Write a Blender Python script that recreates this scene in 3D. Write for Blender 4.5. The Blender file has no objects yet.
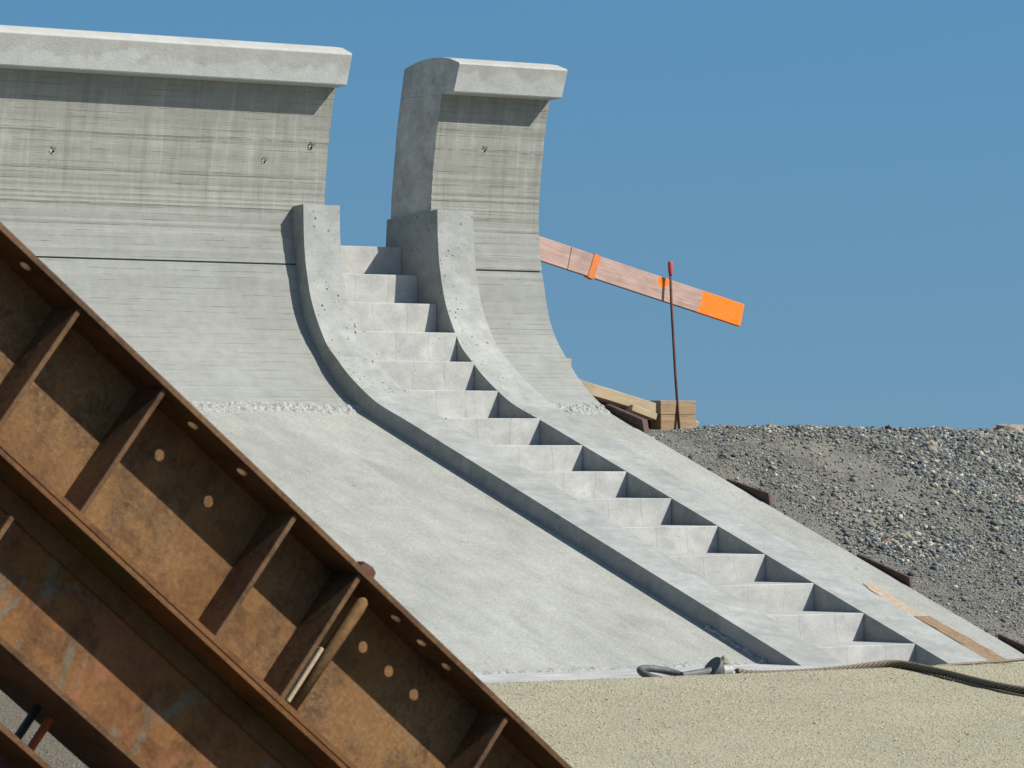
import bpy, bmesh, math, random
import numpy as np
from mathutils import Vector, Matrix, noise as mnoise

random.seed(7)
R = math.radians
scene = bpy.context.scene
col = scene.collection

ALBEDO = .56        # every base colour below is written for an open exposure and brought down to real albedo here
# ------------------------------------------------------------------ nodes
class NT:
    """tiny helper round a node tree"""
    def __init__(s, tree):
        s.t = tree; s.n = tree.nodes; s.l = tree.links
    def node(s, kind, **kw):
        x = s.n.new(kind)
        for k, v in kw.items(): setattr(x, k, v)
        return x
    def put(s, sock, v):
        if isinstance(v, bpy.types.NodeSocket): s.l.new(v, sock)
        elif isinstance(v, (tuple, list)) and len(v) == 3 and sock.type == 'RGBA': sock.default_value = (*(c * ALBEDO for c in v), 1)
        else: sock.default_value = v
    def coord(s, out='Object'):
        return s.node('ShaderNodeTexCoord').outputs[out]
    def mapv(s, v, scale=(1, 1, 1), loc=(0, 0, 0)):
        m = s.node('ShaderNodeMapping'); s.put(m.inputs['Vector'], v)
        m.inputs['Scale'].default_value = scale; m.inputs['Location'].default_value = loc
        return m.outputs[0]
    def noise(s, v, scale, detail=4, rough=.55, dist=0):
        x = s.node('ShaderNodeTexNoise'); s.put(x.inputs['Vector'], v)
        x.inputs['Scale'].default_value = scale; x.inputs['Detail'].default_value = detail
        x.inputs['Roughness'].default_value = rough; x.inputs['Distortion'].default_value = dist
        return x.outputs['Fac']
    def vor(s, v, scale, feature='F1'):
        x = s.node('ShaderNodeTexVoronoi', feature=feature); s.put(x.inputs['Vector'], v)
        x.inputs['Scale'].default_value = scale
        return x
    def math(s, op, a, b=0., clamp=False):
        x = s.node('ShaderNodeMath', operation=op, use_clamp=clamp)
        s.put(x.inputs[0], a); s.put(x.inputs[1], b)
        return x.outputs[0]
    def ramp(s, v, lo, hi, a=0., b=1.):
        x = s.node('ShaderNodeMapRange'); s.put(x.inputs[0], v)
        for i, q in enumerate((lo, hi, a, b)): x.inputs[i + 1].default_value = q
        return x.outputs[0]
    def mix(s, f, a, b, mode='MIX'):
        x = s.node('ShaderNodeMix', data_type='RGBA', blend_type=mode)
        s.put(x.inputs['Factor'], f); s.put(x.inputs['A'], a); s.put(x.inputs['B'], b)
        return x.outputs['Result']
    def sep(s, v):
        x = s.node('ShaderNodeSeparateXYZ'); s.put(x.inputs[0], v); return x.outputs
    def bump(s, h, strength=.5, dist=.01, nrm=None):
        x = s.node('ShaderNodeBump'); s.put(x.inputs['Height'], h)
        x.inputs['Strength'].default_value = strength; x.inputs['Distance'].default_value = dist
        if nrm: s.put(x.inputs['Normal'], nrm)
        return x.outputs[0]

def material(name):
    m = bpy.data.materials.new(name); m.use_nodes = True
    nt = NT(m.node_tree); b = m.node_tree.nodes['Principled BSDF']
    b.inputs['Roughness'].default_value = .9
    b.inputs['Specular IOR Level'].default_value = .25
    return m, nt, b

def concrete(name, c1, c2, pores=0., blotch=.5, cloud=None, smear=0., grain=.35, scuff=0., stain=0., lines=(), aniso=None):
    m, n, b = material(name)
    v = n.coord()
    if aniso: v = n.mapv(v, aniso)
    big = n.ramp(n.noise(v, 1.7, 7, .62, .4), .32, .68)
    c = n.mix(big, c1, c2)
    mid = n.noise(n.mapv(v, loc=(3, 1, 7)), 7, 6, .62)
    k = n.ramp(mid, .25, .75, 1 - .28 * blotch, 1 + .22 * blotch)
    if smear:
        sm = n.noise(n.mapv(v, (1.3, 4, 4), (4, 2, 1)), 3.2, 6, .6, 1.2)
        k = n.math('MULTIPLY', k, n.ramp(sm, .3, .7, 1 - smear, 1 + smear))
    fine = n.noise(v, 75, 4, .7)
    k = n.math('MULTIPLY', k, n.ramp(fine, .3, .7, 1 - .2 * grain, 1 + .2 * grain))
    if cloud:
        cm = n.noise(n.mapv(v, (.8, 1, 1.3), (9, 3, 2)), 5.5, 6, .62, .3)
        if len(cloud) > 2:      # whiter skin below a wavy line
            cm = n.ramp(n.math('ADD', n.sep(v)[2], n.ramp(cm, .3, .7, -.07, .07)), cloud[2] + .02, cloud[2] - .02)
        else: cm = n.ramp(cm, .45, .60)
        c = n.mix(n.math('MULTIPLY', cm, cloud[1]), c, cloud[0])
    # dark flecks and scuffs, sparse
    sp = n.ramp(n.noise(n.mapv(v, (1, 1, 1.6), (11, 5, 2)), 16, 3, .5), .695, .75)
    k = n.math('MULTIPLY', k, n.math('SUBTRACT', 1., n.math('MULTIPLY', sp, .22)))
    if scuff:       # traffic and float marks running down the slope
        w = n.mapv(v, (3.6, .8, .8), (1, 6, 2))
        a = n.ramp(n.noise(w, 2.2, 6, .68, 1.0), .56, .70)
        k = n.math('MULTIPLY', k, n.math('SUBTRACT', 1., n.math('MULTIPLY', a, .26 * scuff)))
        a = n.ramp(n.noise(n.mapv(v, (1, 1, 1), (8, 1, 5)), 1.1, 5, .6, .8), .54, .64)
        k = n.math('MULTIPLY', k, n.math('SUBTRACT', 1., n.math('MULTIPLY', a, .16 * scuff)))
        a = n.ramp(n.noise(n.mapv(v, (1.6, 1.6, 1.6), (3, 9, 5)), 4.5, 7, .78), .655, .70)
        k = n.math('MULTIPLY', k, n.math('SUBTRACT', 1., n.math('MULTIPLY', a, .5 * scuff)))
    for lx in lines:        # faint joints left by the riser forms
        wx = n.math('ADD', n.sep(n.coord())[0], n.ramp(n.noise(n.coord(), 2.3, 2), .3, .7, -.03, .03))
        ln = n.math('LESS_THAN', n.math('ABSOLUTE', n.math('SUBTRACT', wx, lx - .41)), .004)
        k = n.math('MULTIPLY', k, n.math('SUBTRACT', 1., n.math('MULTIPLY', ln, .16)))
    if stain:
        a = n.ramp(n.noise(n.mapv(v, loc=(2, 4, 1)), 2.1, 6, .65, .6), .46, .68)
        c = n.mix(n.math('MULTIPLY', a, stain), c, (.36, .355, .30))
    h = fine
    if pores:
        vo = n.vor(v, 27)
        cr = n.sep(vo.outputs['Color'])
        rnd = n.ramp(cr[0], 1 - min(pores, 2.6) * .32, 1 - min(pores, 2.6) * .32 + .01)
        rad = n.ramp(cr[1], 0, 1, .07, .28)
        dot = n.math('LESS_THAN', vo.outputs['Distance'], rad)
        pm = n.math('MULTIPLY', n.math('MULTIPLY', dot, rnd), n.math('MULTIPLY', n.ramp(n.noise(v, 2.6, 2), .42, .6, .0, 1.), n.ramp(n.sep(n.coord())[2], .7, 1.2, .25, 1.)))
        k = n.math('MULTIPLY', k, n.math('SUBTRACT', 1., n.math('MULTIPLY', pm, .74)))
        h = n.math('SUBTRACT', fine, n.math('MULTIPLY', pm, 1.5))
    vm = n.node('ShaderNodeVectorMath', operation='SCALE')
    n.put(vm.inputs[0], c); n.put(vm.inputs['Scale'], k)
    n.put(b.inputs['Base Color'], vm.outputs[0])
    hh = n.math('ADD', n.math('MULTIPLY', h, .5), mid)
    n.put(b.inputs['Normal'], n.bump(hh, .35, .012))
    return m

def board_concrete():
    """board-marked wall: uv.x runs along the wall, uv.y up the curve, in metres"""
    m, n, b = material('board_marked_concrete')
    uv = n.coord('UV'); ob = n.coord()
    z = n.sep(uv)[1]
    old = n.ramp(z, 1.35, 1.8)                       # older, browner pour above the joint
    lim = n.math('ADD', z, n.ramp(n.noise(n.mapv(uv, (9, .5, 1)), 1, 4, .7), .2, .8, -.22, .22))
    up = n.ramp(lim, 1.70, 1.86)                     # run-off stains on the upper part
    c = n.mix(n.ramp(n.noise(ob, 1.4, 6, .6), .3, .7), (.352, .360, .318), (.418, .428, .382))
    c = n.mix(n.math('MULTIPLY', old, .45), c, (.41, .415, .36))
    c = n.mix(n.math('MULTIPLY', up, .75), c, (.412, .406, .345))
    st = n.math('ADD', n.math('MULTIPLY', n.noise(n.mapv(uv, (24, 1.1, 1)), 1, 5, .7, .5), .6), n.math('MULTIPLY', n.noise(n.mapv(uv, (5, .9, 1), (3, 1, 0)), 1, 4, .6, .8), .4))
    c = n.mix(n.math('MULTIPLY', up, n.ramp(st, .53, .62, 0, .6)), c, (.53, .53, .48))
    c = n.mix(n.math('MULTIPLY', up, n.ramp(st, .48, .37, 0, .48)), c, (.27, .262, .195))
    # boards: one tone each, four centimetres high, thin dark seams that come and go
    bz = n.math('MULTIPLY', n.math('ADD', z, n.ramp(n.noise(n.mapv(uv, (.7, 4, 1)), 1, 2), .2, .8, -.006, .006)), 23.)
    cell = n.math('FLOOR', bz); fr = n.math('SUBTRACT', bz, cell)
    wn = n.node('ShaderNodeTexWhiteNoise', noise_dimensions='1D'); n.put(wn.inputs['W'], cell)
    tone = n.ramp(wn.outputs['Value'], 0, 1, .972, 1.028)
    seam = n.math('LESS_THAN', fr, .13)
    come = n.ramp(n.noise(n.mapv(uv, (1.7, 21, 1)), 1, 5, .75), .50, .60)
    seam = n.math('MULTIPLY', seam, come)
    for za, wd in ((2.29, .0065), (2.03, .005), (1.80, .0045)):         # lifts of the formwork: longer, darker lines
        wob = n.math('ADD', z, n.ramp(n.noise(n.mapv(uv, (1.1, .2, 1), (za * 9, 0, 0)), 1, 4, .6), .2, .8, -.012, .012))
        ln = n.math('LESS_THAN', n.math('ABSOLUTE', n.math('SUBTRACT', wob, za)), wd)
        ln = n.math('MULTIPLY', ln, n.ramp(n.noise(n.mapv(uv, (2.3, .2, 1), (za * 5, 0, 0)), 1, 4, .7), .40, .50))
        seam = n.math('MAXIMUM', seam, ln)
    gr = n.noise(n.mapv(uv, (5, 150, 1)), 1, 5, .7)
    k = n.math('MULTIPLY', tone, n.ramp(gr, .3, .7, .93, 1.07))
    k = n.math('MULTIPLY', k, n.ramp(n.noise(ob, 9, 6, .65), .3, .7, .90, 1.1))
    k = n.math('MULTIPLY', k, n.math('SUBTRACT', 1., n.math('MULTIPLY', seam, .31)))
    pit = n.ramp(n.noise(n.mapv(uv, (14, 40, 1)), 1, 3, .6), .70, .74)
    k = n.math('MULTIPLY', k, n.math('SUBTRACT', 1., n.math('MULTIPLY', pit, .4)))
    vm = n.node('ShaderNodeVectorMath', operation='SCALE')
    n.put(vm.inputs[0], c); n.put(vm.inputs['Scale'], k)
    n.put(b.inputs['Base Color'], vm.outputs[0])
    h = n.math('SUBTRACT', n.math('ADD', gr, n.math('MULTIPLY', tone, 1.1)), n.math('MULTIPLY', seam, 1.5))
    n.put(b.inputs['Normal'], n.bump(h, .4, .008))
    return m

def crumbly(name, c1, c2):
    m, n, b = material(name)
    v = n.coord()
    f = n.noise(v, 34, 6, .75)
    n.put(b.inputs['Base Color'], n.mix(n.ramp(f, .35, .65), c1, c2))
    n.put(b.inputs['Normal'], n.bump(f, .9, .02))
    return m

def rust(name, base, light, dark, paint=None, moss=0., grit=0.):
    m, n, b = material(name)
    v = n.coord()
    a = n.ramp(n.noise(v, 3.4, 8, .68, .5), .33, .67)
    c = n.mix(a, base, light)
    d = n.ramp(n.noise(n.mapv(v, loc=(5, 3, 9)), 6.5, 8, .7, .3), .48, .66)
    c = n.mix(n.math('MULTIPLY', d, .8), c, dark)
    if grit:
        g = n.ramp(n.noise(v, 62, 5, .8), .46, .6)
        gm = n.ramp(n.noise(n.mapv(v, loc=(2, 8, 4)), 2.6, 4, .6), .35, .6)
        c = n.mix(n.math('MULTIPLY', n.math('MULTIPLY', g, gm), grit), c, (.36, .27, .15))
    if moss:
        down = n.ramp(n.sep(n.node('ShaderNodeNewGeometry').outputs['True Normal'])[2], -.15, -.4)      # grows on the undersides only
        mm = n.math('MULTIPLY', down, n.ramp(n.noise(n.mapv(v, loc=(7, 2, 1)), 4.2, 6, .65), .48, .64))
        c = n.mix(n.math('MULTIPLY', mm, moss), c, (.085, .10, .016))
    if paint:
        w = n.mapv(v, (1.15, 1, .75))
        p1 = n.ramp(n.noise(n.mapv(w, loc=(1.4, 0, .3)), 7.5, 5, .6, .9), .53, .63)
        p2 = n.ramp(n.noise(n.mapv(w, loc=(6.1, 0, 3.2)), 5.0, 5, .6, .5), .50, .62)
        c = n.mix(n.math('MULTIPLY', p2, .6), c, paint[1])
        c = n.mix(n.math('MULTIPLY', p1, .55), c, paint[0])
    f = n.noise(v, 48, 6, .75)
    k = n.ramp(f, .3, .7, .72, 1.25)
    vm = n.node('ShaderNodeVectorMath', operation='SCALE')
    n.put(vm.inputs[0], c); n.put(vm.inputs['Scale'], k)
    n.put(b.inputs['Base Color'], vm.outputs[0])
    b.inputs['Roughness'].default_value = .75
    n.put(b.inputs['Normal'], n.bump(n.math('ADD', f, n.math('MULTIPLY', d, .6)), .45, .006))
    return m

def wood(name, c1, c2, axis=0, knots=True, end=None):
    m, n, b = material(name)
    v = n.coord()
    sc = [14, 14, 14]; sc[axis] = 1.2
    g = n.noise(n.mapv(v, tuple(sc)), 4, 6, .65, .6)
    c = n.mix(n.ramp(g, .3, .7), c1, c2)
    st = n.ramp(n.noise(v, 3.5, 5, .6), .52, .7)
    c = n.mix(n.math('MULTIPLY', st, .35), c, tuple(x * .5 for x in c1))
    if end:
        e = n.noise(v, 9, 4, .6)
        s = n.math('ADD', n.sep(v)[axis], n.ramp(e, .3, .7, -.025, .025))
        edge = n.ramp(s, end[0] - .01, end[0] + .01)
        wear = n.ramp(n.noise(n.mapv(v, (1, 1, 1.4), (4, 0, 2)), 17, 6, .75), .56, .70, 1., .45)
        c = n.mix(n.math('MULTIPLY', edge, n.math('MULTIPLY', wear, n.ramp(g, .25, .5, .80, 1.))), c, end[1])
        if len(end) > 2:
            d = n.node('ShaderNodeVectorMath', operation='DISTANCE')
            n.put(d.inputs[0], v); d.inputs[1].default_value = end[2]
            spot = n.ramp(n.math('ADD', d.outputs['Value'], n.ramp(e, .3, .7, -.02, .02)), .062, .04)
            c = n.mix(spot, c, end[1])
    n.put(b.inputs['Base Color'], c)
    b.inputs['Roughness'].default_value = .8
    n.put(b.inputs['Normal'], n.bump(g, .3, .004))
    return m

def plain(name, c, rough=.7, var=.25, metal=0., sc=30):
    m, n, b = material(name)
    v = n.coord()
    f = n.noise(v, sc, 5, .65)
    n.put(b.inputs['Base Color'], n.mix(n.ramp(f, .3, .7), tuple(x * (1 - var) for x in c), tuple(min(1, x * (1 + var)) for x in c)))
    b.inputs['Roughness'].default_value = rough; b.inputs['Metallic'].default_value = metal
    n.put(b.inputs['Normal'], n.bump(f, .25, .003))
    return m

def earth(name, c1, c2, c3, west=None):
    m, n, b = material(name)
    v = n.coord()
    c = n.mix(n.ramp(n.noise(v, 1.6, 6, .6), .35, .65), c1, c2)
    f = n.noise(v, 60, 5, .8)
    vo = n.vor(v, 75); r = n.sep(vo.outputs['Color'])
    c = n.mix(n.ramp(r[0], .55, 1., 0, .8), c, c3)
    if west:        # the sand gives way to grey-brown dirt towards the left, its colour also darkened for shade
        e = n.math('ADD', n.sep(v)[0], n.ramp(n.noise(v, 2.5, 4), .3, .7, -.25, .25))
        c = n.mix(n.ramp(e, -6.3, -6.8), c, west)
    k = n.ramp(f, .3, .7, .75, 1.22)
    vm = n.node('ShaderNodeVectorMath', operation='SCALE')
    n.put(vm.inputs[0], c); n.put(vm.inputs['Scale'], k)
    n.put(b.inputs['Base Color'], vm.outputs[0])
    n.put(b.inputs['Normal'], n.bump(n.math('ADD', f, n.math('MULTIPLY', vo.outputs['Distance'], .8)), .8, .012))
    return m

def stone_mat(name):
    m, n, b = material(name)
    a = n.node('ShaderNodeAttribute', attribute_name='stone_color')
    f = n.noise(n.coord(), 120, 4, .7)
    vm = n.node('ShaderNodeVectorMath', operation='SCALE')
    n.put(vm.inputs[0], a.outputs['Color']); n.put(vm.inputs['Scale'], n.ramp(f, .3, .7, .8, 1.2))
    n.put(b.inputs['Base Color'], vm.outputs[0])
    return m

M = {
 'wall': board_concrete(),
 'cap': concrete('cap_concrete', (.62, .62, .555), (.56, .555, .49), blotch=.45, cloud=((.73, .745, .69), .75, 2.672)),
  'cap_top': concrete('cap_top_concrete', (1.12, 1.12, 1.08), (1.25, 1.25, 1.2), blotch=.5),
 'side': concrete('side_concrete', (.80, .79, .68), (.64, .625, .53), pores=.1, blotch=1.0, smear=.12),
 'slab': concrete('slab_concrete', (.412, .416, .358), (.506, .510, .444), pores=.06, blotch=.5, smear=.0, grain=1.0, scuff=.48, aniso=(1, .58, .58)),
 'stair': concrete('stair_concrete', (.425, .437, .40), (.51, .52, .475), pores=2.0, blotch=.75, smear=.08, stain=.5),
 'step': concrete('step_concrete', (.56, .557, .51), (.66, .655, .60), pores=.15, blotch=.65, cloud=((.47, .47, .44), .5), lines=(.27, .56)),
 'joint': crumbly('rough_joint_concrete', (.42, .425, .38), (.70, .70, .64)),
 'side_dark': concrete('chipped_concrete', (.20, .195, .17), (.28, .275, .25), blotch=1.),
 'pad': concrete('footing_concrete', (.58, .575, .52), (.72, .715, .655), pores=.3, blotch=1.0, smear=.1, scuff=.8),
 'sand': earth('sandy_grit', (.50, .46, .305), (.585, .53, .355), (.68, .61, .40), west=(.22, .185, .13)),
 'soil': earth('gravel_soil', (.165, .162, .132), (.27, .255, .20), (.34, .325, .27)),
 'earth': earth('bare_earth', (.24, .23, .2), (.3, .28, .23), (.2, .2, .19)),
 'stone': stone_mat('loose_stone'),
 'rust_web': rust('rusty_web', (.235, .108, .030), (.29, .145, .046), (.085, .036, .012), grit=.42),
 'rust_painted': rust('rusty_web_paint', (.23, .092, .024), (.29, .135, .036), (.085, .032, .009), paint=((.17, .225, .175), (.36, .15, .07)), grit=.15),
 'rust_edge': rust('rusty_flange', (.14, .064, .022), (.22, .115, .045), (.05, .02, .007), moss=.12, grit=.15),
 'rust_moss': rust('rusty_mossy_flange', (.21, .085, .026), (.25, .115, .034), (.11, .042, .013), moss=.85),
 'rust_band': rust('rusty_cover_plate', (.22, .10, .032), (.19, .12, .035), (.13, .055, .016)),
 'rust_dark': rust('rusty_plate', (.11, .06, .045), (.17, .10, .08), (.05, .03, .024)),
 'rust_bar': rust('rusty_bar', (.17, .06, .035), (.24, .10, .06), (.08, .035, .025)),
 'plank': wood('weathered_plank', (.50, .315, .25), (.74, .53, .44), 0, end=(1.615, (1.35, .29, .015), (1.225, -.02, .060))),
 'timber': wood('pale_timber', (.50, .38, .22), (.66, .53, .34), 0),
 'block': wood('block_timber', (.30, .18, .085), (.55, .40, .235), 0),
 'strip': wood('joint_board', (.42, .31, .195), (.68, .57, .43), 1),
 'strip_dark': wood('stained_joint_board', (.24, .145, .07), (.46, .33, .20), 1),
 'orange': plain('orange_paint', (1.15, .26, .06), .6),
 'pink': plain('pink_paint', (.62, .10, .09), .6),
 'spacer_black': plain('black_rubber', (.02, .02, .02), .6),
 'spacer_orange': plain('orange_primer', (.55, .11, .02), .6),
 'rope': plain('steel_rope', (.25, .20, .13), .6, .35, .1, 60),
 'steel': plain('grey_steel', (.17, .17, .16), .6, .25, .2),
 'steel_light': plain('pale_steel', (.50, .49, .46), .6, .2, .1),
}

# ------------------------------------------------------------------ objects
def link(o, parent=None):
    col.objects.link(o)
    if parent: o.parent = parent
    return o
def tag(o, label=None, cat=None, group=None, kind=None):
    if label: o['label'] = label
    if cat: o['category'] = cat
    if group: o['group'] = group
    if kind: o['kind'] = kind
    return o
def thing(name, label, cat, loc=(0, 0, 0), group=None):
    o = bpy.data.objects.new(name, None); o.location = loc; o.empty_display_size = .2
    return tag(link(o), label, cat, group)
def obj(name, bm, mat, parent=None, bevel=0., seg=2, smooth=False):
    """links a bmesh written in world metres as one object under its thing"""
    off, p = Vector((0, 0, 0)), parent
    while p: off += p.location; p = p.parent
    bmesh.ops.translate(bm, vec=-off, verts=bm.verts)
    bmesh.ops.recalc_face_normals(bm, faces=bm.faces)
    me = bpy.data.meshes.new(name); bm.to_mesh(me); bm.free()
    for m in (mat if isinstance(mat, list) else [mat]): me.materials.append(m)
    if smooth:
        for p in me.polygons: p.use_smooth = True
    o = link(bpy.data.objects.new(name, me), parent)
    if bevel:
        b = o.modifiers.new('Bevel', 'BEVEL'); b.width = bevel; b.segments = seg
        b.limit_method = 'ANGLE'; b.angle_limit = R(35)
    return o

def add_box(bm, lo, hi, mat=None):
    c = [(a + b) / 2 for a, b in zip(lo, hi)]; s = [abs(b - a) for a, b in zip(lo, hi)]
    mx = Matrix.Translation(c) @ Matrix.Diagonal((*s, 1))
    if mat is not None: mx = mat @ mx
    return bmesh.ops.create_cube(bm, size=1, matrix=mx)['verts']
def add_cyl(bm, a, b, r1, r2=None, seg=16):
    a, b = Vector(a), Vector(b); d = b - a
    q = d.to_track_quat('Z', 'Y').to_matrix().to_4x4()
    bmesh.ops.create_cone(bm, cap_ends=True, segments=seg, radius1=r1, radius2=r1 if r2 is None else r2,
                          depth=d.length, matrix=Matrix.Translation((a + b) / 2) @ q)
def add_tube(bm, pts, r, seg=8, closed=False):
    pts = [Vector(p) for p in pts]; n = len(pts); rings = []
    for i, p in enumerate(pts):
        if closed: t = pts[(i + 1) % n] - pts[i - 1]
        else: t = pts[min(i + 1, n - 1)] - pts[max(i - 1, 0)]
        t.normalize()
        a = t.cross(Vector((0, 0, 1)) if abs(t.z) < .9 else Vector((0, 1, 0))).normalized(); b = t.cross(a)
        rr = r[i] if isinstance(r, (list, tuple)) else r
        rings.append([bm.verts.new(p + (a * math.cos(2 * math.pi * k / seg) + b * math.sin(2 * math.pi * k / seg)) * rr) for k in range(seg)])
    for i in range(n if closed else n - 1):
        A, B = rings[i], rings[(i + 1) % n]
        for k in range(seg): bm.faces.new((A[k], A[(k + 1) % seg], B[(k + 1) % seg], B[k]))
    if not closed: bm.faces.new(rings[0][::-1]); bm.faces.new(rings[-1])
def extrude(poly, x0, x1, xs=None, jitter=0., top=False):
    """closed (y, z) outline pulled along x; uv in metres along x and along the outline"""
    bm = bmesh.new(); uvl = bm.loops.layers.uv.new('UVMap')
    xs = xs or [x0, x1]; n = len(poly)
    arc = [0.]
    for i in range(1, n + 1):
        a, b = poly[i - 1], poly[i % n]; arc.append(arc[-1] + math.hypot(b[0] - a[0], b[1] - a[1]))
    rows = []
    for j, x in enumerate(xs):
        end = j in (0, len(xs) - 1)
        rows.append([bm.verts.new((x + (random.uniform(-jitter, jitter) if end else 0), y, z)) for y, z in poly])
    for j in range(len(xs) - 1):
        for i in range(n):
            k = (i + 1) % n
            f = bm.faces.new((rows[j][i], rows[j][k], rows[j + 1][k], rows[j + 1][i]))
            for lp, (uu, vv) in zip(f.loops, ((xs[j], arc[i]), (xs[j], arc[i + 1]), (xs[j + 1], arc[i + 1]), (xs[j + 1], arc[i]))):
                lp[uvl].uv = (uu, vv)
    caps = []
    for rws in (rows[0], rows[-1]):
        f = bm.faces.new(rws); caps.append(f)
        for lp in f.loops: lp[uvl].uv = (lp.vert.co.y * 3.1, lp.vert.co.z)
    bm.normal_update()
    bmesh.ops.triangulate(bm, faces=caps, ngon_method='EAR_CLIP')
    for f in bm.faces:
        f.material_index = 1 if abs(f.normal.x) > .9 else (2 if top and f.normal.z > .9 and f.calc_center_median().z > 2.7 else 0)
    return bm
def resample(pts, step):
    out = [pts[0]]
    for a, b in zip(pts, pts[1:]):
        d = math.hypot(b[0] - a[0], b[1] - a[1]); k = max(1, round(d / step))
        for i in range(1, k + 1): out.append((a[0] + (b[0] - a[0]) * i / k, a[1] + (b[1] - a[1]) * i / k))
    return out
def smooth_curve(pts, n=8):
    """Catmull-Rom through the points"""
    out = []
    P = [pts[0]] + list(pts) + [pts[-1]]
    for i in range(1, len(P) - 2):
        p0, p1, p2, p3 = (np.array(P[i + k]) for k in (-1, 0, 1, 2))
        for t in np.linspace(0, 1, n, endpoint=False):
            out.append(tuple(.5 * (2 * p1 + (p2 - p0) * t + (2 * p0 - 5 * p1 + 4 * p2 - p3) * t * t + (3 * p1 - p0 - 3 * p2 + p3) * t ** 3)))
    out.append(tuple(pts[-1]))
    return out

SL = .18 / .4875            # rise over run of the slope
W = .82                     # clear width of the stair
SW = .36                    # width of each stringer

# ---- the curved face of the wall, bottom to top (y, z)
wall_curve = smooth_curve([(1.0, .244), (1.144, .330), (1.326, .462), (1.479, .612), (1.62, .777), (1.72, .965), (1.803, 1.286)], 10)
wall_upper = smooth_curve([(1.803, 1.286), (1.834, 1.50), (1.842, 1.66), (1.836, 1.80), (1.812, 2.01), (1.765, 2.31), (1.705, 2.549)], 8)
def wall_outline(seed):
    rnd = random.Random(seed)
    lo = resample(wall_curve, .045); hi = resample(wall_upper, .043)
    j = lambda p: (p[0] + rnd.uniform(-.0022, .0022), p[1])
    face = [lo[0]] + [j(p) for p in lo[1:-1]] + [(lo[-1][0], lo[-1][1] - .006), (lo[-1][0] + .022, lo[-1][1] - .005),
            (lo[-1][0] + .022, lo[-1][1] + .005), (lo[-1][0] + .001, lo[-1][1] + .006)] + [j(p) for p in hi[1:-1]] + [hi[-1]]
    return face + [(2.222, 2.549), (2.27, 2.30), (2.335, 1.80), (2.36, 1.3), (2.40, .0), (1.35, -.05), (1.15, .05)]
cap_outline = [(1.705, 2.55), (1.57, 2.556), (1.562, 2.566), (1.494, 2.758), (1.503, 2.770), (1.615, 2.806), (1.71, 2.820), (1.80, 2.824), (1.90, 2.820), (1.985, 2.809), (2.09, 2.787), (2.165, 2.765), (2.180, 2.752), (2.222, 2.55)]

def rough_strip(name, x0, x1, step, z0, z1, amp, parent, seed, rows=13, curve=None, mat='joint'):
    """ragged band of crumbled concrete where two pours meet"""
    bm = bmesh.new(); V = []
    cv = np.array(curve); zs = np.linspace(z0, z1, rows)
    xs = np.arange(x0, x1 + step / 2, step)
    for x in xs:
        row = []
        lift = .018 * mnoise.noise(Vector((x * 2.1, seed, 0))) + .012 * mnoise.noise(Vector((x * 9, seed, 4)))
        for i, z in enumerate(zs):
            t = i / (rows - 1); zz = z + lift
            y = np.interp(zz, cv[:, 1], cv[:, 0])
            d = mnoise.fractal(Vector((x * 26, zz * 40, seed)), .8, 2.2, 4)
            q = math.sin(math.pi * t) ** .5 * (.55 + .45 * (1 - t))
            off = amp * q * (.42 + .75 * d) - .012 * (1 - math.sin(math.pi * t))
            row.append(bm.verts.new((x, y - off * .75, zz + off * .5)))
        V.append(row)
    for a, b in zip(V, V[1:]):
        for i in range(rows - 1): bm.faces.new((a[i], b[i], b[i + 1], a[i + 1]))
    return obj(name, bm, M[mat], parent)

full_curve = [(-3.6, SL * -3.6 - .127), (.98, .235)] + wall_curve + wall_upper
# ---- the two lengths of wall
def tie_hole(parent, x, z):
    """spalled patch where a form tie was cut off: pale chipped rim, dark smear, hole"""
    rnd = random.Random(int(x * 100))
    def patch(name, cx, cz, rx, rz, proud, mat, par, n=15):
        bm = bmesh.new(); out = []
        for k in range(n):
            a = k * 2 * math.pi / n; q = rnd.uniform(.55, 1.25)
            px, pz = cx + rx * q * math.cos(a), cz + rz * q * math.sin(a)
            y = float(np.interp(pz, [p[1] for p in wall_upper], [p[0] for p in wall_upper]))
            out.append((px, y, pz))
        m = Vector((cx, sum(p[1] for p in out) / n, cz))
        f = [bm.verts.new((p[0], p[1] - proud, p[2])) for p in out]; c = bm.verts.new(m + Vector((0, -proud - .002, 0)))
        bk = [bm.verts.new((p[0], p[1] + .01, p[2])) for p in out]
        for k in range(n):
            bm.faces.new((f[k], f[(k + 1) % n], c)); bm.faces.new((f[k], bk[k], bk[(k + 1) % n], f[(k + 1) % n]))
        return obj(name, bm, mat, par)
    o = patch('tie_hole', x, z, .021, .019, .004, M['side'], parent)
    patch('chipped_rim', x + .010, z + .021, .024, .016, .0065, M['rust_dark'] if rnd.random() < .0 else M['side_dark'], o)
    patch('hole', x + .004, z - .002, .0105, .011, .009, M['spacer_black'], o, 9)  # raised black disc, painted for the darkness inside a recess

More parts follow.
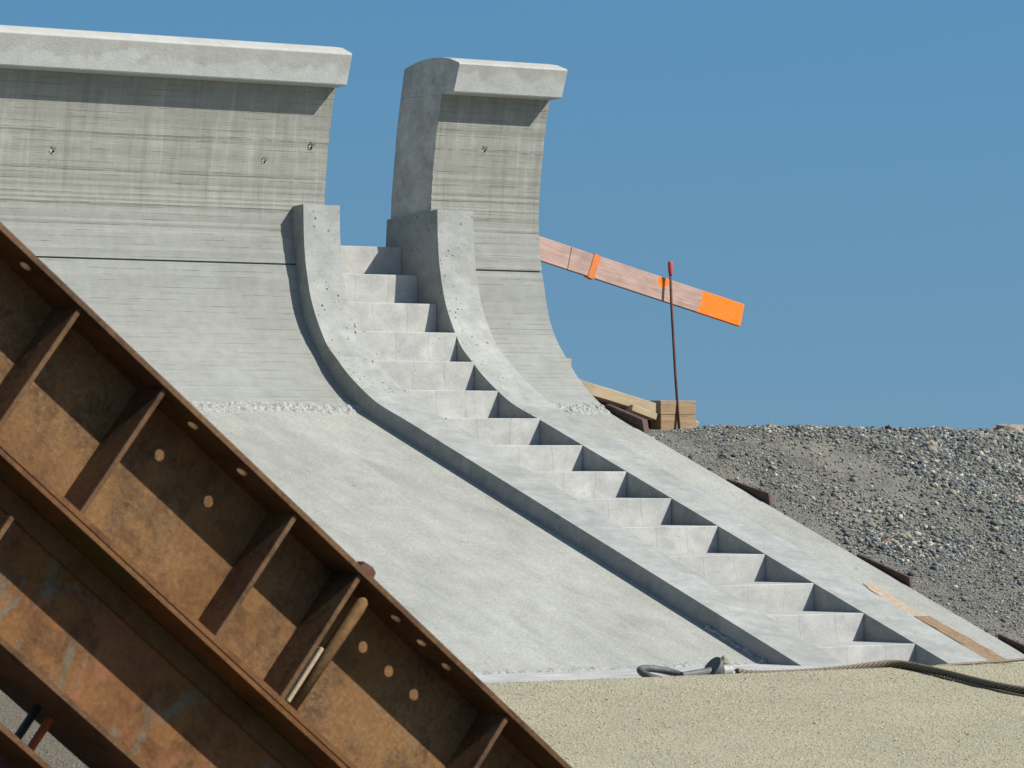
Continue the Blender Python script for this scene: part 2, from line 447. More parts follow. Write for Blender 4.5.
wl = thing('sea_wall', 'long board-marked concrete sea wall with run-off stains and overhanging cap, left of the steps', 'wall', (-4.5, 2.0, 0), 'lengths of curved sea wall')
obj('wall_body', extrude(wall_outline(3), -9, -.085, jitter=.002), [M['wall'], M['side']], wl, .006, 1)
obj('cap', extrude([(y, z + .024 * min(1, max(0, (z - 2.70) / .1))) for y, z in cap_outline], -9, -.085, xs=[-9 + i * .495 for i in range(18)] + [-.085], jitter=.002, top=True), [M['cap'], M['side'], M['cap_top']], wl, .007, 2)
rough_strip('construction_joint', -4.2, -.35, .009, .213, .318, .030, wl, 1.3, curve=full_curve)
for x, z in ((-.24, 2.127), (-.627, 2.012), (-2.376, 2.013)): tie_hole(wl, x, z)
wr = thing('sea_wall', 'short concrete wall block with overhanging cap, standing alone right of the steps', 'wall', (1.35, 2.0, 0), 'lengths of curved sea wall')
obj('wall_body', extrude(wall_outline(5), .86, 1.85, jitter=.003), [M['wall'], M['side']], wr, .006, 1)
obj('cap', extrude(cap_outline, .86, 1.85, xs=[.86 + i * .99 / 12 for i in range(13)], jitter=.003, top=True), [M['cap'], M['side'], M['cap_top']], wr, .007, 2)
rough_strip('construction_joint', 1.17, 1.845, .009, .215, .325, .034, wr, 6.1, curve=full_curve)
tie_hole(wr, 1.303, 2.16)

# ---- sloping slabs on both sides of the stair
def slab_outline(toe):
    f = lambda y: (y, SL * y - .127)
    return [f(toe), f(1.002), (1.10, .02), (toe + .1, SL * toe - .45)]
sl = thing('sloping_slab', 'wide smooth grey concrete slope below the long wall, left of the steps', 'slab', (-4.5, -1.2, -.6), 'sloping concrete slabs')
obj('slab', extrude(slab_outline(-3.31), -9, -.2), [M['slab'], M['slab']], sl, .006, 1)
rough_strip('ragged_toe', -6.0, -.36, .012, -1.378, -1.330, .024, sl, 9.7, rows=11, curve=full_curve)
bm = bmesh.new(); pts = []; rad = []
for i in range(90):         # crumbs of mortar squeezed out along the foot of the stringer
    y = -2.75 - .82 * i / 89; pts.append((-SW - .012 - .05 * mnoise.noise(Vector((y * 9, 1, 1))), y, SL * y - .127 + .004)); rad.append(max(.004, .016 + .03 * mnoise.noise(Vector((y * 23, 5, 2)))))
add_tube(bm, pts, rad, 7); obj('mortar_fillet', bm, M['joint'], sl)
sr = thing('sloping_slab', 'narrow strip of concrete slope between the steps and the gravel bank', 'slab', (1.5, -1.4, -.6), 'sloping concrete slabs')
obj('slab', extrude(slab_outline(-4.0), 1.0, 1.85, jitter=.002), [M['slab'], M['slab']], sr, .006, 1)

# ---- the stair: two stringers and the steps between them
stringer_top = [(-3.95, SL * -3.95), (-2.5, SL * -2.5), (-1.2, SL * -1.2), (.30, SL * .30)] + smooth_curve(
    [(.50, .184), (.79, .288), (.985, .390), (1.17, .508), (1.29, .605), (1.437, .735), (1.596, 1.0), (1.672, 1.26), (1.700, 1.47), (1.708, 1.712)], 8)
stringer_outline = stringer_top + [(2.335, 1.662), (2.352, 1.45), (2.352, .9), (1.95, .55), (1.2, .05), (.6, -.18), (-3.9, SL * -3.9 - .42)]
st = thing('concrete_stairs', 'straight concrete stair climbing the slope through the gap between the two walls', 'stairs', (.41, -1.0, -.7))
def stringer(x0, x1, pinch):
    bm = extrude(stringer_outline, x0, x1)
    for v in bm.verts:              # the form pinched in a little towards the top
        if abs(v.co.x - x1) < .02:
            q = min(1, max(0, (v.co.z - .15) / .8)); v.co.x -= pinch * q * q * (3 - 2 * q)
    obj('stringer', bm, [M['stair'], M['stair']], st, .007, 2)
stringer(-SW, 0, .045)
stringer(W, W + SW, .035)
ys = {7: 2.153, 6: 1.947, 5: 1.715, 4: 1.472, 3: 1.262, 2: .975, 1: .488}
zs = {7: 1.451, 6: 1.239, 5: 1.025, 4: .811, 3: .598, 2: .388, 1: .189}
for k in range(7, -9, -1):
    y0 = ys.get(k, k * .4875); y1 = ys.get(k + 1, (k + 1) * .4875) if k < 7 else 3.1
    bm = bmesh.new(); z1 = zs.get(k, k * .18)
    add_box(bm, (-.07 if k > 2 else .001, y0, z1 - .34), (W - .001, y1 + (.002 if k < 7 else 0), z1))
    obj('step', bm, M['step'], st, .005, 2)

# ------------------------------------------------------------------ ground
def grid(name, xs, yv, fz, mat, kind='structure'):
    xs = np.asarray(xs); yv = np.asarray(yv)
    X, Y = np.meshgrid(xs, yv); Z = fz(X, Y)
    v = np.stack([X, Y, Z], -1).reshape(-1, 3); nx, ny = len(xs), len(yv)
    i = np.arange(nx * ny).reshape(ny, nx)
    f = np.stack([i[:-1, :-1], i[:-1, 1:], i[1:, 1:], i[1:, :-1]], -1).reshape(-1, 4)
    me = bpy.data.meshes.new(name); me.from_pydata(v.tolist(), [], f.tolist()); me.materials.append(mat)
    for p in me.polygons: p.use_smooth = True
    o = link(bpy.data.objects.new(name, me)); o['kind'] = kind
    return o
def vnoise(X, Y, f, seed, octs=4):
    """value noise on arrays"""
    out = np.zeros_like(X, float); amp = 1.; tot = 0
    for o in range(octs):
        rng = np.random.default_rng(seed + o); T = rng.uniform(-1, 1, (64, 64))
        x = X * f + 31.7 * o; y = Y * f + 17.3 * o
        xi = np.floor(x).astype(int); yi = np.floor(y).astype(int); u = x - xi; w = y - yi
        u = u * u * (3 - 2 * u); w = w * w * (3 - 2 * w)
        g = lambda a, b: T[(yi + b) % 64, (xi + a) % 64]
        out += amp * ((g(0, 0) * (1 - u) + g(1, 0) * u) * (1 - w) + (g(0, 1) * (1 - u) + g(1, 1) * u) * w)
        tot += amp; amp *= .5; f *= 2
    return out / tot

# far sheet out to the horizon
grid('ground', np.linspace(-1500, 1500, 21), np.linspace(-1500, 1500, 21), lambda X, Y: X * 0 - 2.6, M['earth'])
# footing at the toe of the slope
bm = bmesh.new(); add_box(bm, (-9.5, -6.0, -2.2), (-.365, -2.9, -1.356)); o = obj('footing', bm, M['pad']); o['kind'] = 'structure'
# gravel bank beside the slope, flat on top
def bank(X, Y):
    crest = .098 + .030 * np.clip((X - 2.3) / .8, 0, 1) - .058 * np.clip((X - 4.4) / 1.4, 0, 1)
    edge = np.clip((X - 1.9) / .5, 0, 1)
    z = SL * Y - .165 + .03 * edge
    z = np.maximum(z, -1.75)
    k = .035
    h = np.clip(.5 + .5 * (crest - z) / k, 0, 1)
    z = crest * (1 - h) + z * h - k * h * (1 - h)
    z -= np.clip(Y - 1.2, 0, 8) * .006
    amp = .012 + .045 * edge
    return z + (amp * (vnoise(X, Y, 1.3, 5) + .35 * vnoise(X, Y, 7, 9, 3)) + .028 * edge * vnoise(X, Y, 3.3, 19, 4)) * np.clip((3.5 - Y) / 2, .15, 1)
xs = np.concatenate([np.arange(1.80, 6.5, .04), np.arange(6.5, 14, .3)])
yv = np.concatenate([np.arange(-6, -3.8, .2), np.arange(-3.8, 1.6, .04), np.arange(1.6, 6, .2), np.arange(6, 40, 3)])
grid('gravel_bank', xs, yv, bank, M['soil'])
def fill(X, Y): return X * 0 + .07
grid('backfill', np.linspace(-60, 1.9, 12), np.linspace(2.41, 60, 12), fill, M['soil'])
grid('backfill_far', np.linspace(1.9, 60, 8), np.linspace(38, 80, 4), lambda X, Y: X * 0 + .04, M['soil'])
# sandy grit in front
CR = -5.75
def sand(X, Y):
    c = CR + .05 * vnoise(X, X * 0, .8, 3)
    z = np.where(Y <= c, -1.25 - .105 * (c - Y), -1.25 - .9 * (Y - c))
    z = z + .13 * np.clip((-6.9 - X) / .7, 0, 1)
    z = np.maximum(z, -2.45)
    return z + (.012 * vnoise(X, Y, 1.1, 21) + .004 * vnoise(X, Y, 9, 8, 3)) * np.clip(np.abs(Y - c) * 3, .25, 1)
xs = np.concatenate([np.arange(-30, -9, 1.), np.arange(-9, 1, .05), np.arange(1, 12, .6)])
yv = np.concatenate([np.arange(-40, -13, 1.), np.arange(-13, -9.5, .2), np.arange(-9.5, -5.2, .035), np.arange(-5.2, -4.4, .1)])
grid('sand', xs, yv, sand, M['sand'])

# ------------------------------------------------------------------ loose stones and grit, as single stuff objects
def cloud(name, P, S, C, seed, mat, label, flat=.75):
    rng = np.random.default_rng(seed)
    t = (1 + 5 ** .5) / 2
    iv = np.array([(-1, t, 0), (1, t, 0), (-1, -t, 0), (1, -t, 0), (0, -1, t), (0, 1, t), (0, -1, -t), (0, 1, -t), (t, 0, -1), (t, 0, 1), (-t, 0, -1), (-t, 0, 1)], float)
    iv /= np.linalg.norm(iv[0])
    fc = np.array([(0, 11, 5), (0, 5, 1), (0, 1, 7), (0, 7, 10), (0, 10, 11), (1, 5, 9), (5, 11, 4), (11, 10, 2), (10, 7, 6), (7, 1, 8), (3, 9, 4), (3, 4, 2), (3, 2, 6), (3, 6, 8), (3, 8, 9), (4, 9, 5), (2, 4, 11), (6, 2, 10), (8, 6, 7), (9, 8, 1)])
    n = len(P)
    V = iv[None] * rng.uniform(.62, 1.18, (n, 12, 1)) * rng.uniform(.65, 1.3, (n, 1, 3))
    q = rng.normal(size=(n, 4)); q /= np.linalg.norm(q, axis=1)[:, None]
    w, x, y, z = q.T
    Rm = np.stack([1 - 2 * (y * y + z * z), 2 * (x * y - z * w), 2 * (x * z + y * w), 2 * (x * y + z * w), 1 - 2 * (x * x + z * z), 2 * (y * z - x * w), 2 * (x * z - y * w), 2 * (y * z + x * w), 1 - 2 * (x * x + y * y)], -1).reshape(n, 3, 3)
    V = np.einsum('nij,nkj->nki', Rm, V) * S[:, None, None]
    V[:, :, 2] *= flat
    V = (V + P[:, None]).reshape(-1, 3)
    F = (fc[None] + 12 * np.arange(n)[:, None, None]).reshape(-1, 3)
    me = bpy.data.meshes.new(name)
    me.vertices.add(len(V)); me.vertices.foreach_set('co', V.ravel())
    me.loops.add(F.size); me.loops.foreach_set('vertex_index', F.ravel().astype(np.int32))
    me.polygons.add(len(F)); me.polygons.foreach_set('loop_start', np.arange(0, F.size, 3, dtype=np.int32))
    me.update(calc_edges=True)
    at = me.attributes.new('stone_color', 'FLOAT_COLOR', 'POINT')
    cc = np.ones((n, 12, 4), np.float32); cc[:, :, :3] = C[:, None, :]
    at.data.foreach_set('color', cc.ravel())
    me.materials.append(mat)
    o = link(bpy.data.objects.new(name, me)); tag(o, label, name.replace('_', ' '), kind='stuff')
    return o
rng = np.random.default_rng(11)
def stone_colors(n, pal, wt, var=.18):
    pal = np.array(pal); c = pal[rng.choice(len(pal), n, p=np.array(wt) / sum(wt))]
    return np.clip(c * rng.uniform(1 - var, 1 + var, (n, 1)) * rng.uniform(.95, 1.05, (n, 3)), .01, .9) * ALBEDO
N = 230000
X = np.concatenate([rng.uniform(1.9, 6.2, N), rng.uniform(6.2, 10, 2500)])
Y = np.concatenate([rng.uniform(-3.9, 1.15, N), rng.uniform(-3.9, 1.4, 2500)])
dens = vnoise(X, Y, .9, 40, 3)
seen = rng.uniform(size=len(X)) < np.clip(1 - .55 * (X - 2.5 - .86 * (Y + 3.9)), .35, 1)
keep = seen & (rng.uniform(size=len(X)) < np.clip(.66 + 1.3 * dens, .10, 1)) & ((X > 2.15) | (rng.uniform(size=len(X)) < .45))
X, Y = X[keep], Y[keep]
S = .0054 * np.exp(rng.normal(0, .60, len(X))) * np.clip(.75 + .3 * (X - 1.9), .8, 1.2)
S = S * np.clip(.95 + 1.1 * vnoise(X, Y, .8, 77, 3) + .10 * (X - 3.2), .74, 1.55)
S = np.minimum(S, .032) * np.where(Y > .2, .85, 1)
X = np.maximum(X, 1.875 + S)
warm = np.clip(.35 + .9 * vnoise(X, Y, .7, 91, 3) + .16 * (X - 3.6), 0, 1)[:, None]
C = stone_colors(len(X), [(.165, .185, .185), (.25, .26, .25), (.11, .12, .12), (.33, .325, .27), (.44, .40, .30), (.55, .53, .46), (.32, .22, .15)], [27, 24, 15, 15, 10, 8, 2], .26)
C = C * (1 + warm * np.array([.09, .05, -.06]))
cloud('gravel', np.stack([X, Y, bank(X, Y) + S * .25], -1), S, C, 1, M['stone'], 'blue grey crushed stone gravel strewn over the bank beside the slope')
# a few larger light stones half sunk in the bank, one mass with the gravel
N = 85000
X = rng.uniform(-8.6, .2, N); Y = CR - 3.6 * rng.uniform(0, 1, N) ** 1.0
S = .0036 * np.exp(rng.normal(0, .36, N)); S = np.minimum(S, .010)
Y = np.minimum(Y, CR + .05 * vnoise(X, X * 0, .8, 3) - .002)
C = stone_colors(N, [(.56, .51, .33), (.63, .56, .35), (.72, .67, .49), (.50, .47, .33), (.42, .385, .28), (.70, .56, .28)], [30, 22, 14, 14, 6, 10], .12)
C = C * (1 + .14 * vnoise(X, Y * .6, 1.2, 61, 4))[:, None] * np.stack([1 - 0 * X, 1 - 0 * X, 1 - .12 * vnoise(X, Y * .6, .9, 71, 3)], -1)
far = np.clip((-6.5 - X) / .5, 0, 1)[:, None]; C = C * (1 - far) + C * far * np.array([.48, .47, .52])      # grey gravel further left, grain colours also darkened for shade
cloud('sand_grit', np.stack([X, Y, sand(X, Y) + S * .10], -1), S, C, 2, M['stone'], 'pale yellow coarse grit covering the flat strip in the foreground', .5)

def rock(name, loc, size, mat, label, seed, cat='rock'):
    bm = bmesh.new(); bmesh.ops.create_icosphere(bm, subdivisions=3, radius=1)
    for v in bm.verts:
        d = 1 + .38 * mnoise.fractal(v.co * 1.5 + Vector((seed, 0, 0)), 1, 2, 4)
        v.co = Vector((v.co.x * size[0], v.co.y * size[1], v.co.z * size[2])) * d + Vector(loc)
    o = obj(name, bm, mat); tag(o, label, cat); return o
pale = crumbly('pale_rock', (.42, .35, .25), (.58, .50, .38))
rock('boulder', (6.95, 2.1, .10), (.24, .2, .085), pale, 'sandy pale boulder on the skyline at the far right of the gravel bank', 2.)
rock('stone', (4.26, -.78, -.42), (.075, .07, .05), pale, 'pale buff stone lying on the gravel slope near the right edge', 4.)
rock('stone', (4.37, .313, -.01), (.06, .05, .045), pale, 'rounded tan stone just below the crest of the gravel bank', 7.)

# ------------------------------------------------------------------ timber and steel behind the wall
# marked plank: local x runs down its length
t = thing('marking_plank', 'long pale plank with bright orange painted end slanting from behind the wall block', 'plank', (2.005, 2.06, 1.476))
t.rotation_euler = (0, math.atan2(.470, 1.993), 0)
def local_box(name, lo, hi, mat, parent, bevel=.003):
    bm = bmesh.new(); add_box(bm, lo, hi)
    me = bpy.data.meshes.new(name); bm.to_mesh(me); bm.free(); me.materials.append(mat)
    o = link(bpy.data.objects.new(name, me), parent)
    if bevel:
        b = o.modifiers.new('Bevel', 'BEVEL'); b.width = bevel; b.segments = 1
    return o
local_box('board', (-.15, -.02, -.088), (.298, .02, .088), M['plank'], t)
local_box('board', (.302, -.02, -.088), (2.045, .02, .088), M['plank'], t)
for (x, tl) in ((.54, .10),):
    bm = bmesh.new()
    add_box(bm, (-.030, -.026, -.097), (.030, .026, .092), Matrix.Translation((x, 0, 0)) @ Matrix.Rotation(R(8), 4, 'Y'))
    me = bpy.data.meshes.new('strap'); bm.to_mesh(me); bm.free(); me.materials.append(M['orange'])
    link(bpy.data.objects.new('strap', me), t)
t = thing('marker_rod', 'thin rusty steel rod with a pink top standing in front of the plank', 'rod', (3.222, 1.87, .14))
bm = bmesh.new(); add_tube(bm, [(3.222, 1.87, .10), (3.232, 1.93, .55), (3.238, 1.985, 1.1), (3.242, 2.0, 1.30)], .0105, 8); obj('shaft', bm, M['rust_bar'], t, smooth=True)
bm = bmesh.new(); add_tube(bm, [(3.242, 2.0, 1.295), (3.2422, 2.0, 1.31), (3.2425, 2.002, 1.34), (3.243, 2.003, 1.39), (3.243, 2.003, 1.405)], [.013, .015, .018, .020, .016], 10); obj('painted_tip', bm, M['pink'], t, smooth=True)

def timber(name, a, b, h, d, mat, label, cat, roll=0., bevel=.004):
    """squared timber between two points; origin at its first end"""
    a, b = Vector(a), Vector(b); L = (b - a).length
    o = thing(name, label, cat, a) if False else None
    bm = bmesh.new(); add_box(bm, (0, -d / 2, -h / 2), (L, d / 2, h / 2))
    ax = (b - a).normalized(); sd = Vector((0, 1, 0)); sd = (sd - ax * sd.dot(ax)).normalized(); up = ax.cross(sd)
    mx = Matrix((ax, sd, up)).transposed().to_4x4() @ Matrix.Rotation(roll, 4, 'X')
    me = bpy.data.meshes.new(name); bmesh.ops.subdivide_edges(bm, edges=[e for e in bm.edges if e.calc_length() > L * .9], cuts=6)
    for v in bm.verts: v.co += Vector((0, mnoise.noise(v.co * 4) * .004, mnoise.noise(v.co * 4 + Vector((9, 0, 0))) * .004))
    bm.to_mesh(me); bm.free(); me.materials.append(mat)
    o = link(bpy.data.objects.new(name, me)); o.matrix_world = Matrix.Translation(a) @ mx
    bv = o.modifiers.new('Bevel', 'BEVEL'); bv.width = bevel; bv.segments = 1
    return tag(o, label, cat)
timber('timber_beam', (1.95, 2.0, .532), (3.07, 2.0, .270), .088, .14, M['timber'], 'pale squared timber leaning down from behind the wall block to the wooden block', 'beam')
timber('shadow_board', (1.92, 2.06, .43), (3.13, 2.06, .13), .22, .03, M['rust_dark'], 'dark brown board added in place of the shadow under the pale leaning beam', 'board')  # dark board added to fill the shadowed void under the beam
timber('timber_offcut', (2.78, 1.93, .285), (3.02, 1.93, .215), .05, .08, M['timber'], 'short timber offcut tucked under the leaning pale beam', 'beam')
timber('wooden_stake', (2.27, 2.1, .12), (2.315, 2.1, .655), .075, .03, M['timber'], 'small wooden stake tip showing behind the curved edge of the wall block', 'stake')
t = thing('wooden_block', 'chunky sawn timber block on the gravel crest at the foot of the rod', 'block', (3.24, 1.95, .13))
for z0, z1, dx in ((.09, .232, 0), (.2325, .342, -.004)):
    bm = bmesh.new(); add_box(bm, (3.065 + dx, 1.90 + dx * .3, z0), (3.412 + dx * .4, 2.03, z1)); obj('timber_piece', bm, M['block'], t, .004, 1)
timber('timber_scrap', (3.44, 2.02, .165), (3.53, 2.06, .15), .085, .06, M['timber'], 'little wood scrap at the right of the wooden block', 'scrap', .3)

# rusty form plates along the right edge of the slope
def plate(pts, label, depth=.03):
    bm = bmesh.new()
    A = [bm.verts.new((1.865, y, z)) for y, z in pts]; B = [bm.verts.new((1.865 + depth, y, z)) for y, z in pts]
    bm.faces.new(A); bm.faces.new(B[::-1]); n = len(pts)
    for i in range(n): bm.faces.new((A[i], A[(i + 1) % n], B[(i + 1) % n], B[i]))
    o = obj('form_plate', bm, M['rust_dark'], None, .002, 1)
    return tag(o, label, 'plate', 'rusty form plates at the slab edge')
plate([(1.06, .30), (.64, .185), (.615, .09), (1.06, .10)], 'rusty form plate at the slope edge just below the wooden block', .05)
plate([(-.30, -.235), (-.755, -.335), (-.785, -.47), (-.30, -.40)], 'rusty form plate at the slope edge, halfway up the gravel bank', .025)
plate([(-1.68, -.738), (-2.205, -.885), (-2.235, -1.06), (-1.68, -.9)], 'rusty form plate at the slope edge beside the upper end of the wooden joint board', .025)
plate([(-3.06, -1.235), (-3.60, -1.385), (-3.62, -1.6), (-3.06, -1.4)], 'rusty form plate at the slope edge in the lower right corner', .025)

# boards lying in the joint right of the stair
def strip_board(y0, y1, x0a, x1a, x0b, x1b, mat, label, lift):
    bm = bmesh.new(); n = 14; V = []
    rr = random.Random(int(y0 * 100))
    for i in range(n + 1):
        t_ = i / n; y = y0 + (y1 - y0) * t_; s = SL * y - .127 + lift
        a = x0a + (x0b - x0a) * t_ + rr.uniform(-.012, .012); b_ = x1a + (x1b - x1a) * t_ + rr.uniform(-.012, .012)
        V.append([bm.verts.new((a, y, s)), bm.verts.new((b_, y, s)), bm.verts.new((b_, y, s - .03)), bm.verts.new((a, y, s - .03))])
    for p, q in zip(V, V[1:]):
        for k in range(4): bm.faces.new((p[k], p[(k + 1) % 4], q[(k + 1) % 4], q[k]))
    bm.faces.new(V[0]); bm.faces.new(V[-1][::-1])
    return tag(obj('joint_board', bm, mat), label, 'board', 'boards in the joint beside the stair')
strip_board(-2.16, -2.74, 1.485, 1.585, 1.385, 1.53, M['strip'], 'pale splintered board flat on the slope right of the steps', .006)
strip_board(-2.73, -3.62, 1.44, 1.56, 1.41, 1.60, M['strip_dark'], 'darker brown stained board below the pale one at the foot of the slope', .016)

# ------------------------------------------------------------------ wire rope and its socket
t = thing('wire_rope', 'thick twisted steel wire rope with a forged socket and eye, lying on the grit', 'rope', (-1.6, -5.8, -1.25))
path = smooth_curve([(-2.52, -5.62, -1.250), (-2.40, -5.62, -1.266), (-2.12, -5.63, -1.270), (-1.83, -5.66, -1.260), (-1.62, -5.70, -1.242), (-1.50, -5.75, -1.230), (-1.455, -5.85, -1.238), (-1.45, -6.1, -1.265), (-1.487, -6.40, -1.296), (-1.50, -6.637, -1.321), (-1.465, -6.80, -1.338), (-1.37, -7.12, -1.372), (-1.1, -7.6, -1.42), (-.5, -8.1, -1.47), (.6, -8.5, -1.51)], 24)
P = [Vector(p) for p in path]
bm = bmesh.new(); s = 0.; strands = [[] for _ in range(5)]
for i, p in enumerate(P):
    if i: s += (P[i] - P[i - 1]).length
    tg = (P[min(i + 1, len(P) - 1)] - P[max(i - 1, 0)]).normalized()
    a = tg.cross(Vector((0, 0, 1))).normalized(); b = tg.cross(a)
    for k in range(5):
        w = -2 * math.pi * (s / .16 + k / 5); strands[k].append(p + (a * math.cos(w) + b * math.sin(w)) * .0150)
for q in strands: add_tube(bm, q, .0078, 7)
add_tube(bm, P, .006, 6)
obj('strands', bm, M['rope'], t, smooth=True)
AX = Vector((.80, -.10, -.58)).normalized(); DC = Vector((-2.70, -5.62, -1.219))
bm = bmesh.new(); add_cyl(bm, DC, DC + AX * .022, .070, .070, 28); add_cyl(bm, DC + AX * .022, DC + AX * .075, .066, .034, 28)
obj('socket_cone', bm, M['steel'], t, .003)
bm = bmesh.new(); add_cyl(bm, (-2.655, -5.62, -1.243), (-2.565, -5.62, -1.240), .034, .030, 20); obj('collar', bm, M['steel_light'], t, .004)
bm = bmesh.new(); add_cyl(bm, (-2.93, -5.64, -1.258), (-2.70, -5.62, -1.245), .020, .026, 16); obj('shank', bm, M['steel'], t)
bm = bmesh.new(); ring = []
for k in range(44):
    a = 2 * math.pi * k / 44
    ring.append((-3.035 + .140 * math.cos(a) * (1 + .10 * math.cos(a)), -5.60 + .10 * math.sin(a), -1.254 + .032 * math.sin(a) - .012 * math.cos(a)))
add_tube(bm, ring, .020, 12, True); obj('eye_loop', bm, M['steel'], t, smooth=True)
rock('stone_chip', (-2.545, -5.54, -1.195), (.026, .02, .032), pale, 'yellowish stone chip behind the socket of the wire rope', 3.)
def wire(pts, r, label):
    bm = bmesh.new(); add_tube(bm, smooth_curve(pts, 8), r, 6); return tag(obj('thin_wire', bm, M['rope'], smooth=True), label, 'wire', 'thin wires on the grit')
wire([(-1.44, -5.80, -1.252), (-1.449, -5.93, -1.266), (-1.50, -6.228, -1.297), (-1.522, -6.54, -1.329), (-1.541, -6.868, -1.362), (-1.45, -7.3, -1.405)], .007, 'thin dark wire lying just below the thick twisted rope')
wire([(-1.15, -5.74, -1.256), (-1.0, -5.74, -1.25), (-.7, -5.74, -1.244), (-.40, -5.73, -1.238), (.1, -5.72, -1.24), (.9, -5.73, -1.25)], .010, 'thin dark wire along the edge of the grit in front of the joint board')

# ------------------------------------------------------------------ rusty steel beams in front
AL = math.atan(.794)
EX = Vector((math.cos(AL), 0, -math.sin(AL))); EN = Vector((-math.sin(AL), 0, -math.cos(AL)))
def beam_matrix(perp, dy):
    o = Vector((-11.306, -12.5 + dy, .659)) + EN * perp
    return Matrix.Translation(o) @ Matrix((EX, Vector((0, 1, 0)), -EN)).transposed().to_4x4()   # local x along, y away from camera, z up across
TF, DW = .019, .175
def plate_with_holes(name, x0, x1, z0, z1, holes, thick, mat, parent, rot, loc, r=.021):
    cu = bpy.data.curves.new(name, 'CURVE'); cu.dimensions = '2D'; cu.fill_mode = 'BOTH'; cu.extrude = thick / 2
    sp = cu.splines.new('POLY'); sp.points.add(3); sp.use_cyclic_u = True
    for p, c in zip(sp.points, ((x0, z0), (x1, z0), (x1, z1), (x0, z1))): p.co = (*c, 0, 1)
    for hx, hz in holes:
        sp = cu.splines.new('POLY'); sp.points.add(19); sp.use_cyclic_u = True
        for k, p in enumerate(sp.points): p.co = (hx + r * math.cos(k * math.pi / 10), hz + r * math.sin(k * math.pi / 10), 0, 1)
    tmp = bpy.data.objects.new('tmp', cu); col.objects.link(tmp)
    me = bpy.data.meshes.new_from_object(tmp.evaluated_get(bpy.context.evaluated_depsgraph_get()))
    bpy.data.objects.remove(tmp); bpy.data.curves.remove(cu)
    me.transform(Matrix.Translation(loc) @ rot); me.name = name; me.materials.clear(); me.materials.append(mat)
    return link(bpy.data.objects.new(name, me), parent)
RX = Matrix.Rotation(R(90), 4, 'X')
def beam(perp, h, x0, x1, label, web, top_holes=(), web_holes=(), stiff=(), dy=0., mats=('rust_edge', 'rust_moss')):
    t = thing('steel_beam', label, 'beam', group='rusty steel beams leaning across the foreground')
    t.matrix_world = beam_matrix(perp, dy)
    # flanges: z from 0 down to -h
    plate_with_holes('flange', x0, x1, 0, 2 * DW, top_holes, TF, M[mats[0]], t, Matrix.Identity(4), (0, 0, -TF / 2))
    plate_with_holes('flange', x0, x1, 0, 2 * DW, (), TF, M[mats[1]], t, Matrix.Identity(4), (0, 0, -h + TF / 2))
    plate_with_holes('web', x0, x1, -h + TF + .001, -TF - .001, web_holes, .014, M[web], t, RX, (0, DW, 0))
    for x, top in stiff:
        for y0, y1 in ((.012, DW - .008), (DW + .008, 2 * DW - .012)):
            local_box('stiffener', (x - .009, y0, -h + TF + .001), (x + .009, y1, -TF - .001 - top), M['rust_edge'], t, .002)
    return t
b1 = beam(-.020, .545, -3.6, 4.9, 'uppermost rusty steel beam with stiffener plates and bolt holes, crossing in front of the slope', 'rust_web',
     top_holes=[(x + .012, .075) for x in (.163, .965, 1.207, 1.995, 2.130, 2.262)],
     stiff=[(x, 0) for x in (-2.9, -2.1, -1.2, -.5, .385, .790, 1.440, 1.766, 2.546, 3.3, 4.1)])
bm = bmesh.new(); add_tube(bm, [(1.842, .036, -.062), (1.8405, .036, -.072), (1.840, .036, -.10), (1.826, .036, -.522)], [.010, .019, .022, .022], 14)
me = bpy.data.meshes.new('pipe'); bm.to_mesh(me); bm.free(); me.materials.append(M['rust_web'])
for p in me.polygons: p.use_smooth = True
link(bpy.data.objects.new('pipe', me), b1)
local_box('packing_strip', (1.783, .005, -.52), (1.797, .03, -.30), M['timber'], b1)
bm = bmesh.new(); bmesh.ops.create_cone(bm, cap_ends=True, segments=6, radius1=.040, radius2=.036, depth=.032, matrix=Matrix.Translation((1.79, .05, .0165)))
me = bpy.data.meshes.new('bolt_head'); bm.to_mesh(me); bm.free(); me.materials.append(M['rust_bar']); link(bpy.data.objects.new('bolt_head', me), b1)
b2 = beam(.5255, .478, -3.4, 4.4, 'rusty steel beam below the uppermost one, its web streaked with teal and pink paint', 'rust_painted', dy=.003,
     stiff=[(-2.4, 0), (-1.4, 0), (-.4, 0), (.60, .12), (2.6, .1)], mats=('rust_moss', 'rust_edge'))
local_box('cover_plate', (-3.4, DW - .022, -TF - .072), (4.4, DW - .0075, -TF - .0015), M['rust_band'], b2, .002)
beam(1.195, .45, -3.1, 3.6, 'lowest rusty steel beam, only its upper edge showing in the bottom left corner', 'rust_dark', mats=('rust_edge', 'rust_edge'))
def spacer(x, w, mat, label):
    o = thing('spacer_bar', label, 'bar', group='bars between the lower beams')
    o.matrix_world = beam_matrix(1.006, .0)
    local_box('bar', (x, .20, -.19), (x + w, .23, -.001), mat, o)
spacer(1.135, .019, M['spacer_black'], 'short black bar in the gap between the two lower rusty beams')
spacer(1.195, .019, M['spacer_orange'], 'short orange bar in the gap between the two lower rusty beams')

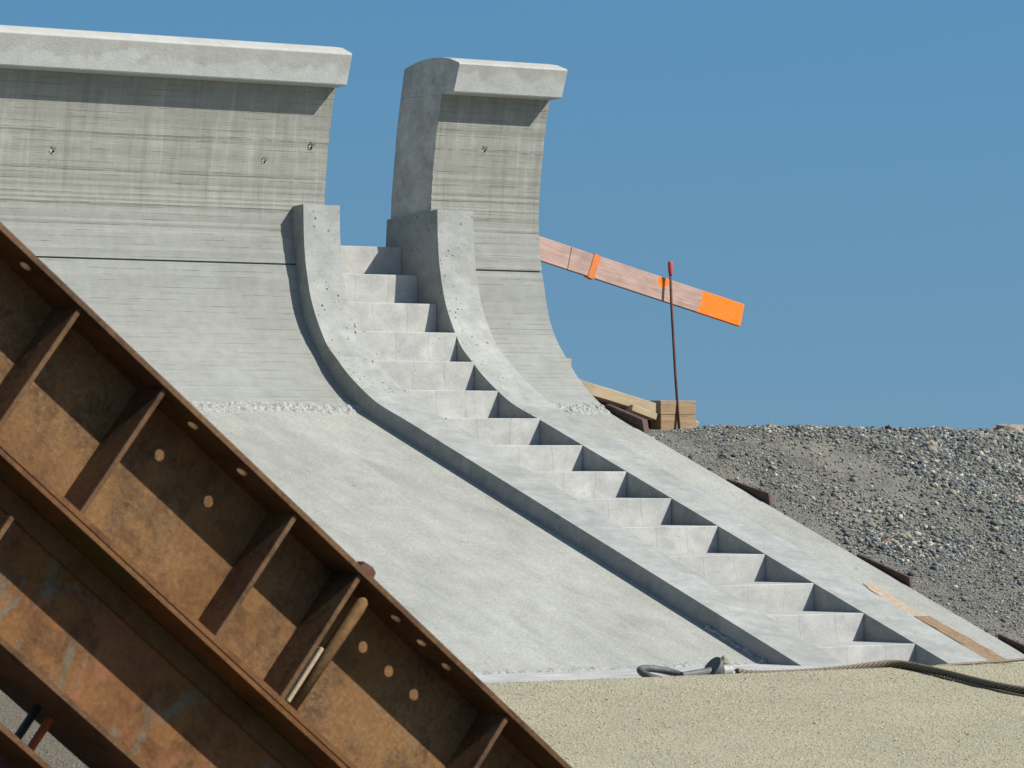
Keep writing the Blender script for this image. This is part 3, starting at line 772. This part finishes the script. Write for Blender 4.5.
# ------------------------------------------------------------------ light, sky, camera
SUN = Vector((.81, -1, 1.10)).normalized()
el = math.asin(SUN.z); az = math.atan2(SUN.x, SUN.y)
ld = bpy.data.lights.new('sun', 'SUN'); ld.energy = 4.0; ld.angle = R(.53); ld.color = (1, .955, .89)
lo = link(bpy.data.objects.new('sun', ld)); lo.rotation_euler = (-SUN).to_track_quat('-Z', 'Y').to_euler(); lo.location = (10, -12, 14)
w = bpy.data.worlds.new('World'); scene.world = w; w.use_nodes = True
n = NT(w.node_tree); bg = w.node_tree.nodes['Background']
sky = n.node('ShaderNodeTexSky', sky_type='NISHITA', sun_disc=False)
sky.sun_elevation = el; sky.sun_rotation = az; sky.altitude = 300; sky.air_density = 1.; sky.dust_density = .3; sky.ozone_density = 1.
g = n.coord('Generated')
va = n.node('ShaderNodeVectorMath', operation='ADD'); n.put(va.inputs[0], g); va.inputs[1].default_value = (0, 0, .30)
vn = n.node('ShaderNodeVectorMath', operation='NORMALIZE'); n.put(vn.inputs[0], va.outputs[0])
n.put(sky.inputs['Vector'], vn.outputs[0])
tint = n.node('ShaderNodeMix', data_type='RGBA', blend_type='MULTIPLY')      # deeper blue low in the sky
tint.inputs['Factor'].default_value = 1; n.put(tint.inputs['A'], sky.outputs[0])
tz = n.node('ShaderNodeMix', data_type='RGBA')
tl = n.node('ShaderNodeMix', data_type='RGBA'); n.put(tl.inputs['Factor'], n.ramp(n.sep(g)[2], .0, .1))
tl.inputs['A'].default_value = (.47, .58, .533, 1); tl.inputs['B'].default_value = (.383, .618, .637, 1)
n.put(tz.inputs['Factor'], n.ramp(n.sep(g)[2], .12, .45)); n.put(tz.inputs['A'], tl.outputs['Result']); tz.inputs['B'].default_value = (1, 1, 1, 1)
n.put(tint.inputs['B'], tz.outputs['Result'])
n.put(bg.inputs['Color'], tint.outputs['Result']); bg.inputs['Strength'].default_value = .11

cd = bpy.data.cameras.new('camera'); cam = link(bpy.data.objects.new('camera', cd))
cam.location = (-18.5046, -24.5935, -.0189)
cam.rotation_euler = (R(90 + .81407), 0, -R(37.25652))
cd.sensor_width = 36; cd.lens = 36 * 4500 / 1024; cd.clip_start = .5; cd.clip_end = 5000
cd.dof.use_dof = True; cd.dof.focus_distance = 32; cd.dof.aperture_fstop = 16
scene.camera = cam
scene.view_settings.view_transform = 'Standard'; scene.view_settings.look = 'None'
scene.view_settings.exposure = .9; scene.view_settings.gamma = 1
scene.cycles.use_denoising = True
